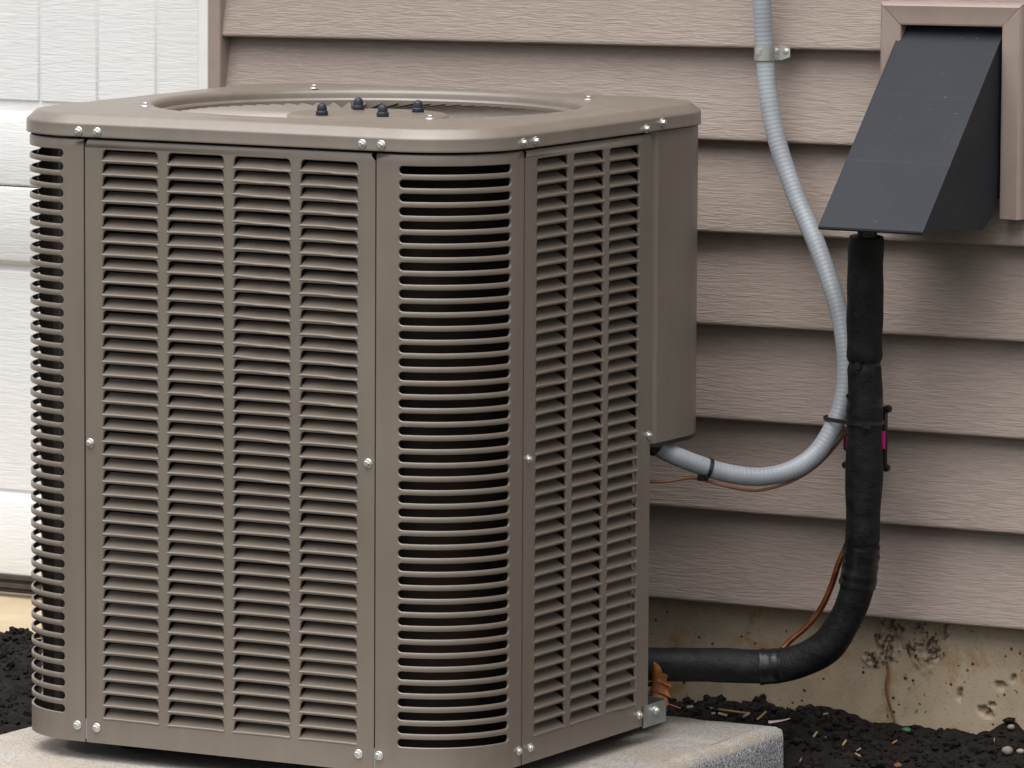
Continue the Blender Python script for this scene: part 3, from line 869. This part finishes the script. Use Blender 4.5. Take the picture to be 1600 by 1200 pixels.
# ------------------------------------------------------------------ insulated refrigerant line
PP = [(.7983, .70, .690), (.7976, .70, .649), (.7921, .71, .5657), (.7876, .72, .4802), (.7861, .725, .416), (.784, .73, .3278), (.7807, .735, .248), (.7734, .74, .1853), (.7605, .74, .1402), (.7364, .735, .0947), (.7047, .725, .0687), (.6567, .71, .0553), (.5884, .68, .0556), (.5254, .63, .0583), (.48, .59, .062)]
SPL = spline(PP, 24); NS = len(SPL) - 1
line = tag(empty('insulated_pipe', (.79, .72, .05)), 'black foam insulated refrigerant pipe bending from the hood to the unit', 'pipe')
LO = Vector((.79, .72, .05))
def seg(i0, i1): return [p - LO for p in SPL[int(i0 * 24):int(i1 * 24) + 1]]
RP = .0243
def prad(t, i, n, r=RP, pinch0=.006, pinch1=.006, L=1.0):
    d0 = t * L; d1 = (1 - t) * L; r2 = r
    r2 -= pinch0 * math.exp(-(d0 / .006) ** 2) ; r2 -= pinch1 * math.exp(-(d1 / .006) ** 2)
    return r2 + .0013 * noise.noise(Vector((t * L * 26, n * 5.1, 0)))
def wob(me, amp, fr, sd):
    for v in me.vertices:
        v.co += v.co.normalized() * 0 + Vector((noise.noise(v.co * fr + Vector((sd, 0, 0))), noise.noise(v.co * fr + Vector((0, sd, 3))), 0)) * amp
    return me
def sleeve(i0, i1, n, L, p0, p1, r=RP, mat='foam', name='foam_sleeve'):
    pts = seg(i0, i1); mb = MB(); mb.tube(pts, lambda t, i: prad(t, i, n, r, p0, p1, L), 24)
    me = wob(mb.mesh(name, mat, 50), .0022, 22, n); return put(name, me, line)
sleeve(.92, 3.0, 1, .18, .001, .004)
sleeve(3.0, 6.33, 2, .27, .003, .002)
sleeve(6.25, 11.0, 3, .33, .0, .0, RP - .0008)
sleeve(11.0, 14.0, 4, .2, .0, .001, RP - .001)
mb = MB(); mb.tube([Vector((.7983, .70, .71)) - LO, Vector((.7980, .70, .640)) - LO], .0130, 16); put('pipe_stub', mb.mesh('pipe_stub', 'black', 40), line)
# glossy tape wraps
def tape(i0, i1, n, r):
    pts = seg(i0, i1); mb = MB()
    mb.tube(pts, lambda t, i: r + .0016 * noise.noise(Vector((t * 5, n * 3.3, 0))) + .0006 * noise.noise(Vector((t * 17, n, 4))), 28, False)
    me = mb.mesh('tape_wrap', 'tape', 50)
    for v in me.vertices: v.co += Vector((1, 1, 0)) * .0016 * noise.noise(Vector((v.co.x * 45 + v.co.z * 60, v.co.y * 45 + v.co.z * 30, v.co.z * 90)) + Vector((n * 3, 0, 0)))
    return put('tape_wrap', me, line)
tape(6.32, 7.30, 1, RP + .0006); tape(10.74, 11.22, 2, RP + .0006); tape(3.72, 4.05, 3, RP + .0006)
def band(pts, name, mat, w=.0045, t=.0012, mbx=None):     # closed flat band through points (horizontal-ish), given as list of (p, outward)
    mb = mbx or MB(); n = len(pts); rows = []
    for p, o in pts:
        p = Vector(p); o = Vector(o).normalized(); z = Vector((0, 0, 1)); z = (z - o * z.dot(o)).normalized() if True else z
        rows.append([p + z * w / 2 , p + o * t + z * w / 2, p + o * t - z * w / 2, p - z * w / 2])
    rows.append(rows[0])
    mb.strip(rows, True); return mb
def ring_pts(c, axis, r, n=28):
    a = Vector(axis).normalized(); u = a.cross(Vector((.3, .9, .1))).normalized(); v = a.cross(u)
    return [(Vector(c) + (u * math.cos(2 * PI * k / n) + v * math.sin(2 * PI * k / n)) * r, u * math.cos(2 * PI * k / n) + v * math.sin(2 * PI * k / n), a) for k in range(n)]
def tie_mesh(pts, w, t):
    mb = MB(); rows = []
    for p, o, a in pts: rows.append([p + a * w / 2, p + o * t + a * w / 2, p + o * t - a * w / 2, p - a * w / 2])
    rows.append(rows[0]); mb.strip(rows, True); return mb
# tie at the sleeve joint
c = SPL[72]; ax = (SPL[74] - SPL[70])
mb = tie_mesh(ring_pts((0, 0, 0), ax, .0205), .005, .0013)
hb = MB(); mb.box(-.002, .006, -.0275, -.0195, -.006, .003)
o = put('cable_tie', mb.mesh('cable_tie', 'black', 40), None, c)
tag(o, 'black cable tie cinched round the foam joint halfway below the hood', 'cable tie', 'black cable ties')
# the long tie holding conduit and pipe together
pc = SPL[int(4.22 * 24)]; cc_ = Vector((.7325, .744, .396))
def hull_ring(c1, r1, c2, r2, n=40):                      # belt round two circles in plan
    d = Vector((c2.x - c1.x, c2.y - c1.y)); L = d.length; ang = math.atan2(d.y, d.x); be = math.acos(max(-1, min(1, (r1 - r2) / L))); out = []
    for k in range(n // 2 + 1):
        a = ang + be + (2 * PI - 2 * be) * k / (n // 2); out.append((c1, r1, a, 0))
    for k in range(n // 2 + 1):
        a = ang - be + (2 * be) * k / (n // 2); out.append((c2, r2, a, 1))
    return out
hr = hull_ring(pc, RP + .001, cc_, .0145); pts = []
for c_, r_, a, w in hr:
    o_ = Vector((math.cos(a), math.sin(a), 0)); z_ = pc.z if w == 0 else cc_.z + .003
    pts.append((Vector((c_.x, c_.y, z_)) + o_ * r_ - pc, o_, Vector((0, 0, 1))))
mb = tie_mesh(pts, .0055, .0013)
q = Vector((.42, -.91, 0)).normalized(); hc = q * (RP + .004)
mb.box(hc.x - .001, hc.x + .008, hc.y - .003, hc.y + .003, -.0055, .0045)
tag(put('cable_tie', mb.mesh('cable_tie', 'black', 40), None, pc), 'long black cable tie binding the grey conduit to the insulated pipe', 'cable tie', 'black cable ties')

# clamp behind the pipe
PCL = Vector((.765, .775, .365))
pcl = tag(empty('pipe_clamp', PCL), 'black wall clamp with round bolts and pink tape behind the insulated pipe', 'clamp')
mb = MB(); mb.box(-.030, .0290, .004, .010, -.040, .052); mb.box(-.040, -.026, .010, .095, -.016, .016)
o = put('clamp_plate', mb.mesh('clamp_plate', 'black', 30), pcl); b_ = o.modifiers.new('bevel', 'BEVEL'); b_.width = .003; b_.segments = 2
mb = MB(); mb.lathe([(.0052, 0), (.0052, .004), (.0042, .006), (.0016, .007)], 14); bme = mb.mesh('bolt', 'black', 40)
for x, z in ((-.0315, -.034), (.0300, -.034), (.0315, .047), (-.028, .046)): put('bolt', bme, pcl, (x, .005, z), (PI / 2, 0, 0))
for a_, b_2, c_, d_2 in ((-.0310, -.020, -.012, .006), (.020, .0272, -.008, .016)):
    mb = MB(); mb.box(a_, b_2, .0005, .0035, c_, d_2); put('pink_strip', mb.mesh('pink_strip', 'pink'), pcl)

# ------------------------------------------------------------------ flexible conduit
CP = [(.5653, .835, 1.06), (.5665, .835, 1.0119), (.5698, .835, .9592), (.5756, .835, .8844), (.5857, .83, .8189), (.6036, .825, .7581), (.6367, .815, .6896), (.674, .80, .6308), (.7063, .785, .5721), (.7272, .775, .5214), (.7384, .765, .4703), (.7399, .755, .4275), (.7331, .74, .3891), (.7162, .72, .3524), (.6924, .69, .3305), (.6589, .66, .3228), (.6205, .63, .3297), (.5869, .60, .3448), (.5607, .575, .3607), (.5400, .555, .3800), (.530, .548, .392)]
cs_ = spline(CP, 40); CO = Vector((.7, .8, .32))
# resample evenly
L = [0]
for a, b in zip(cs_, cs_[1:]): L.append(L[-1] + (b - a).length)
def even(step):
    out = []; j = 0; d = 0
    while d < L[-1]:
        while L[j + 1] < d: j += 1
        t = (d - L[j]) / (L[j + 1] - L[j]); out.append(cs_[j].lerp(cs_[j + 1], t)); d += step
    return out
ev = even(.0009)
con = tag(empty('flexible_conduit', CO), 'grey ribbed flexible conduit curving from the wall down to the unit', 'conduit')
def crad(t, i):
    d = i * .0009; ph = (d / .0062) % 1.0
    return   .01285 + .00010 * math.cos(2 * PI * ph)
mb = MB(); mb.tube([p - CO for p in ev], crad, 20)
put('conduit_hose', mb.mesh('conduit_hose', 'conduit', 60), con)
fit = MB(); e0 = [p - CO for p in ev[-44:-22:2]]; fit.tube(e0, .0152, 18); put('conduit_fitting', fit.mesh('conduit_fitting', 'black', 40), con)
# strap on the wall
CL = Vector((.576, .835, .887))
st_ = tag(empty('conduit_strap', CL), 'shiny one hole metal strap holding the grey conduit to the siding', 'pipe strap')
mb = MB(); n = 16; rows = []
for k in range(n + 1):
    a = PI * 1.0 + PI * k / n; rows.append([(-.0145 * math.cos(a) * -1 * -1, .0145 * math.sin(a), z) for z in (-.010, .010)])
ring = [(-.0147, .006)] + [(.0147 * math.cos(a), .0147 * math.sin(a)) for a in [PI + PI * k / n for k in range(n + 1)]] + [(.0150, .014), (.018, .0165), (.0305, .0165)]
def strap_z(x): return .0105 if x < .022 else (.0105 - (x - .022) * .55)
rows = [[(x, y, -strap_z(x)), (x, y, strap_z(x))] for x, y in ring]
rows2 = [[(x * 1.06 if x < .0148 else x, y - (.0009 if x >= .0148 else -0) if y > -.01 else y * 1.06, z) for (x, y, z) in r] for r in rows]
mb.strip(rows2); mb.strip([[(x * .995, y + .0006, z) for x, y, z in r] for r in rows][::-1])
put('strap', mb.mesh('strap', 'zinc', 40), st_)
mb = MB(); mb.lathe([(.0042, 0), (.004, .001), (.002, .0018)], 14); put('screw', mb.mesh('screw', 'zinc', 40), st_, (.0245, .0152, .0015), (PI / 2, 0, 0))
mb = MB(); mb.box(-.004, .004, -.0175, -.0152, -.0035, .0035)
put('rib', mb.mesh('rib', 'zinc', 30), st_, (-.002, 0, .002))

# thermostat wire and its tie
WP = [(.52, .545, .318), (.5445, .56, .3194), (.5659, .575, .3200), (.5872, .598, .3235), (.6062, .615, .3180), (.6304, .628, .3110), (.6591, .657, .3046), (.6926, .688, .3146), (.7164, .720, .3340), (.733, .745, .3600), (.7543, .755, .3938), (.772, .760, .42)]
WO = Vector((.66, .66, .30)); mb = MB(); mb.tube([p - WO for p in spline(WP, 10)], .0021, 8)
tag(put('control_wire', mb.mesh('control_wire', 'wire', 60), None, WO), 'thin brown control wire sagging under the grey conduit', 'wire')
ti = min(range(len(ev)), key=lambda i: (ev[i] - Vector((.604, .616, .3365))).length)
axc = (ev[ti + 5] - ev[ti - 5]); cpt = ev[ti] + Vector((0, 0, -.0015))
mb = tie_mesh(ring_pts((0, 0, 0), axc, .0147), .0052, .0013)
mb.box(-.006, .002, -.0195, -.0135, -.014, -.006)
tag(put('cable_tie', mb.mesh('cable_tie', 'black', 40), None, cpt), 'short black cable tie round the grey conduit just below the unit box', 'cable tie', 'black cable ties')

# bare copper tube beside the elbow
CPT = [(.770, .738, .255), (.7560, .738, .228), (.7410, .744, .1998), (.7280, .749, .1673), (.7120, .751, .1351), (.6920, .749, .1090), (.6700, .742, .0880), (.6564, .735, .0729), (.63, .725, .060)]
mb = MB(); O3 = Vector((.72, .75, .07)); mb.tube([p - O3 for p in spline(CPT, 12)], .0043, 12)
tag(put('copper_tube', mb.mesh('copper_tube', 'copper', 60), None, O3), 'bare copper tube emerging from black tape beside the pipe elbow', 'copper tube')
mb = MB(); O4 = Vector((.83, .70, .62)); mb.tube([(-.0165, .0, .055), (-.017, .0, .05), (-.0200, .0, .035), (-.0225, 0, .015)], .0027, 8)
tag(put('wire_end', mb.mesh('wire_end', 'black', 60), None, O4), 'short black wire hanging from the hood beside the pipe top', 'wire')

# ------------------------------------------------------------------ small debris
mb = MB(); RT = [(.7470, .887, .045), (.7498, .888, .0302), (.7472, .888, .0075), (.7524, .888, -.0146), (.7606, .887, -.0364), (.7690, .886, -.070)]
O5 = Vector((.75, .887, -.06)); mb.tube([p - O5 for p in spline(RT, 8)], lambda t, i: .0022 - .0005 * t + .0007 * noise.noise(Vector((t * 30, 1, 1))), 8)
tag(put('root', mb.mesh('root', 'root', 60), None, O5), 'thin brown root climbing the stained foundation', 'root')

def chip(x, y, z, ln, w, rz, tilt, mat, name, label, cat, group=None, seed=0):
    rs = random.Random(seed); mb = MB(); h = w * .45
    nn = 5; rows = []
    for q in range(nn):
        t = q / (nn - 1) - .5; ww = w * (.55 + .45 * math.sin(PI * (q + .6) / nn)) * rs.uniform(.8, 1.1); b = rs.uniform(-.1, .1) * w
        rows.append([(t * ln, -ww / 2 + b, -h / 2), (t * ln, ww / 2 + b, -h / 2), (t * ln, ww * .4 + b, h / 2), (t * ln, -ww * .4 + b, h / 2)])
    mb.strip(rows, True, True)
    o = put(name, mb.mesh(name, mat, 30, recalc=True), None, (x, y, z), (0, tilt, rz)); tag(o, label, cat, group); return o
def on_soil(x, y, dz=.004): return soil_h(x, y) + dz
GRP = 'wood chips on the soil'
vw = math.radians(28.7)
for x, y, ln, w, rz, tl, mat, lb in (
    (0.7000, 0.7581, .014, .0042, vw + .2, -.95, 'chip', 'thick pale wood chip leaning up beside the slab corner'),
    (0.7050, 0.7079, .010, .0055, vw + .3, -1.1, 'chip', 'stubby pale wood chip on soil beside the slab side'),
    (0.7151, 0.7585, .006, .003, vw, -.6, 'crumb', 'tiny pale crumb of wood between two larger chips'),
    (0.7429, 0.7640, .010, .0036, vw + .3, -.9, 'chip', 'pale wood chip standing on soil left of the brown root'),
    (0.7725, 0.7480, .007, .003, vw + .2, -.5, 'crumb', 'small whitish wood chip on soil below the root'),
    (0.7896, 0.7160, .015, .0035, vw, .55, 'chip', 'slender tan wood chip sloping down at the lower picture edge'),
    (0.8067, 0.7904, .008, .003, vw + .4, -.5, 'chip_old', 'dull brown wood chip just under the root end'),
    (0.9517, 0.7989, .007, .0036, vw, -1.45, 'crumb', 'upright cream wood chip on soil near the pebbles'),
    (0.9033, 0.8006, .004, .0028, vw, -1.2, 'crumb', 'tiny cream wood speck beside the teal thread'),
    (0.6731, 0.8500, .007, .004, vw, -.1, 'crumb', 'pale wood crumb on the soil mound against the foundation')):
    chip(x, y, on_soil(x, y, .005), ln, w, rz, tl, mat, 'wood_chip', lb, 'wood chip', GRP, int(x * 1000))
for x, y, z, ln, w, rz, tl, mat, lb in (
    (.5495, .7950, -.028, .060, .0040, .12, .06, 'chip_old', 'long orange brown splinter lying behind the slab'),
    (.4943, .7851, -.026, .009, .006, vw, -.2, 'crumb', 'pale wood chip behind the slab next to the metal bracket'),
    (.5417, .7638, -.028, .006, .005, vw, -.2, 'crumb', 'small pale wood chip behind the middle of the slab edge'),
    (.5560, .7638, -.028, .013, .005, vw, .25, 'crumb', 'broad pale wood chip behind the middle of the slab edge'),
    (.5890, .7712, -.027, .011, .006, vw, -.6, 'crumb', 'pale wood chip at the right end of the orange splinter'),
    (.6280, .7400, -.020, .017, .0045, vw, -.75, 'chip', 'pale yellow wood chip sticking up behind the slab corner')):
    chip(x, y, z, ln, w, rz, tl, mat, 'wood_chip', lb, 'wood chip', GRP, int(x * 1000) + 5)
for x, y, r, mat, lb in ((0.9856, 0.7679, .0075, 'stone', 'rounded brown grey pebble on the soil near the right edge'),
                         (0.9461, 0.8692, .0052, 'stone', 'small grey pebble on the soil against the foundation'),
                         (0.8514, 0.7062, .0060, 'root', 'reddish pebble at the bottom edge of the soil'),
                         (0.9996, 0.7789, .0050, 'crumb', 'white stone chip at the far right of the soil')):
    mb = MB(); lump(mb, (0, 0, 0), r, (1.1, 1, .8), int(x * 100), .25, .9)
    tag(put('pebble', mb.mesh('pebble', mat, 60), None, (x, y, on_soil(x, y, r * .6))), lb, 'pebble', 'pebbles on the soil')
mb = MB(); pts = spline([(-.007, 0, .002), (-.002, .002, .0035), (.004, -.001, .002), (.008, -.003, -.001)], 6); mb.tube(pts, .0008, 6)
tag(put('thread', mb.mesh('thread', 'teal', 60), None, (.9027, .7789, on_soil(.9027, .7789, .003))), 'short teal thread lying on the dark soil', 'thread')
def leaf_mesh(n, m, fn):
    mb = MB(); mb.strip([[fn(i / n, j / m) for j in range(m + 1)] for i in range(n + 1)]); return mb
mb = leaf_mesh(8, 4, lambda a, b: ((a - .5) * .020, (b - .5) * .007 * math.sin(PI * max(.04, a)) , .003 * math.sin(PI * a) + .004 * abs(b - .5) - a * .006))
tag(put('green_leaf', mb.mesh('green_leaf', 'leafgreen', 60), None, (.7996, .8480, on_soil(.7996, .8480, .006)), (.7, 0, .4)), 'small green leaf at the foot of the foundation beside the root', 'leaf')
mb = leaf_mesh(10, 3, lambda a, b: ((a - .5) * .030, (b - .5) * .006 * (1 - .8 * a) , .004 * a * a + .001 * math.sin(b * 3)))
tag(put('plastic_shred', mb.mesh('plastic_shred', 'shred', 60), None, (.664, .722, -.0225), (.5, -.05, .55)), 'curled grey pink shred on the back corner of the slab', 'litter')
# dead leaf caught behind the bracket
DL = Vector((.5555, .556, .008))
dl = tag(empty('dead_leaf', DL), 'curled orange brown dead leaf caught behind the metal bracket', 'leaf')
def dleaf(a, b):
    s = (b - .5) * 2
    wdt = .020 * (math.sin(PI * min(1, a * .9 + .08)) ** .7) * (1 + .22 * math.sin(a * 33 + 1.2))
    x = s * wdt * .8; z = a * .066 + (.006 * abs(s) * math.sin(a * 27)) - .012 * s * s * a
    y = .012 * s * s + .008 * math.sin(a * 3)
    return (x - .002, y, z)
put('leaf_blade', leaf_mesh(40, 12, dleaf).mesh('leaf_blade', 'deadleaf', 70), dl)
mb = MB(); mb.tube(spline([(.000, .004, .006), (.012, .004, .011), (.026, .002, .0095), (.041, .000, .0065)], 8), .0007, 6)
put('leaf_stem', mb.mesh('leaf_stem', 'root', 60), dl)
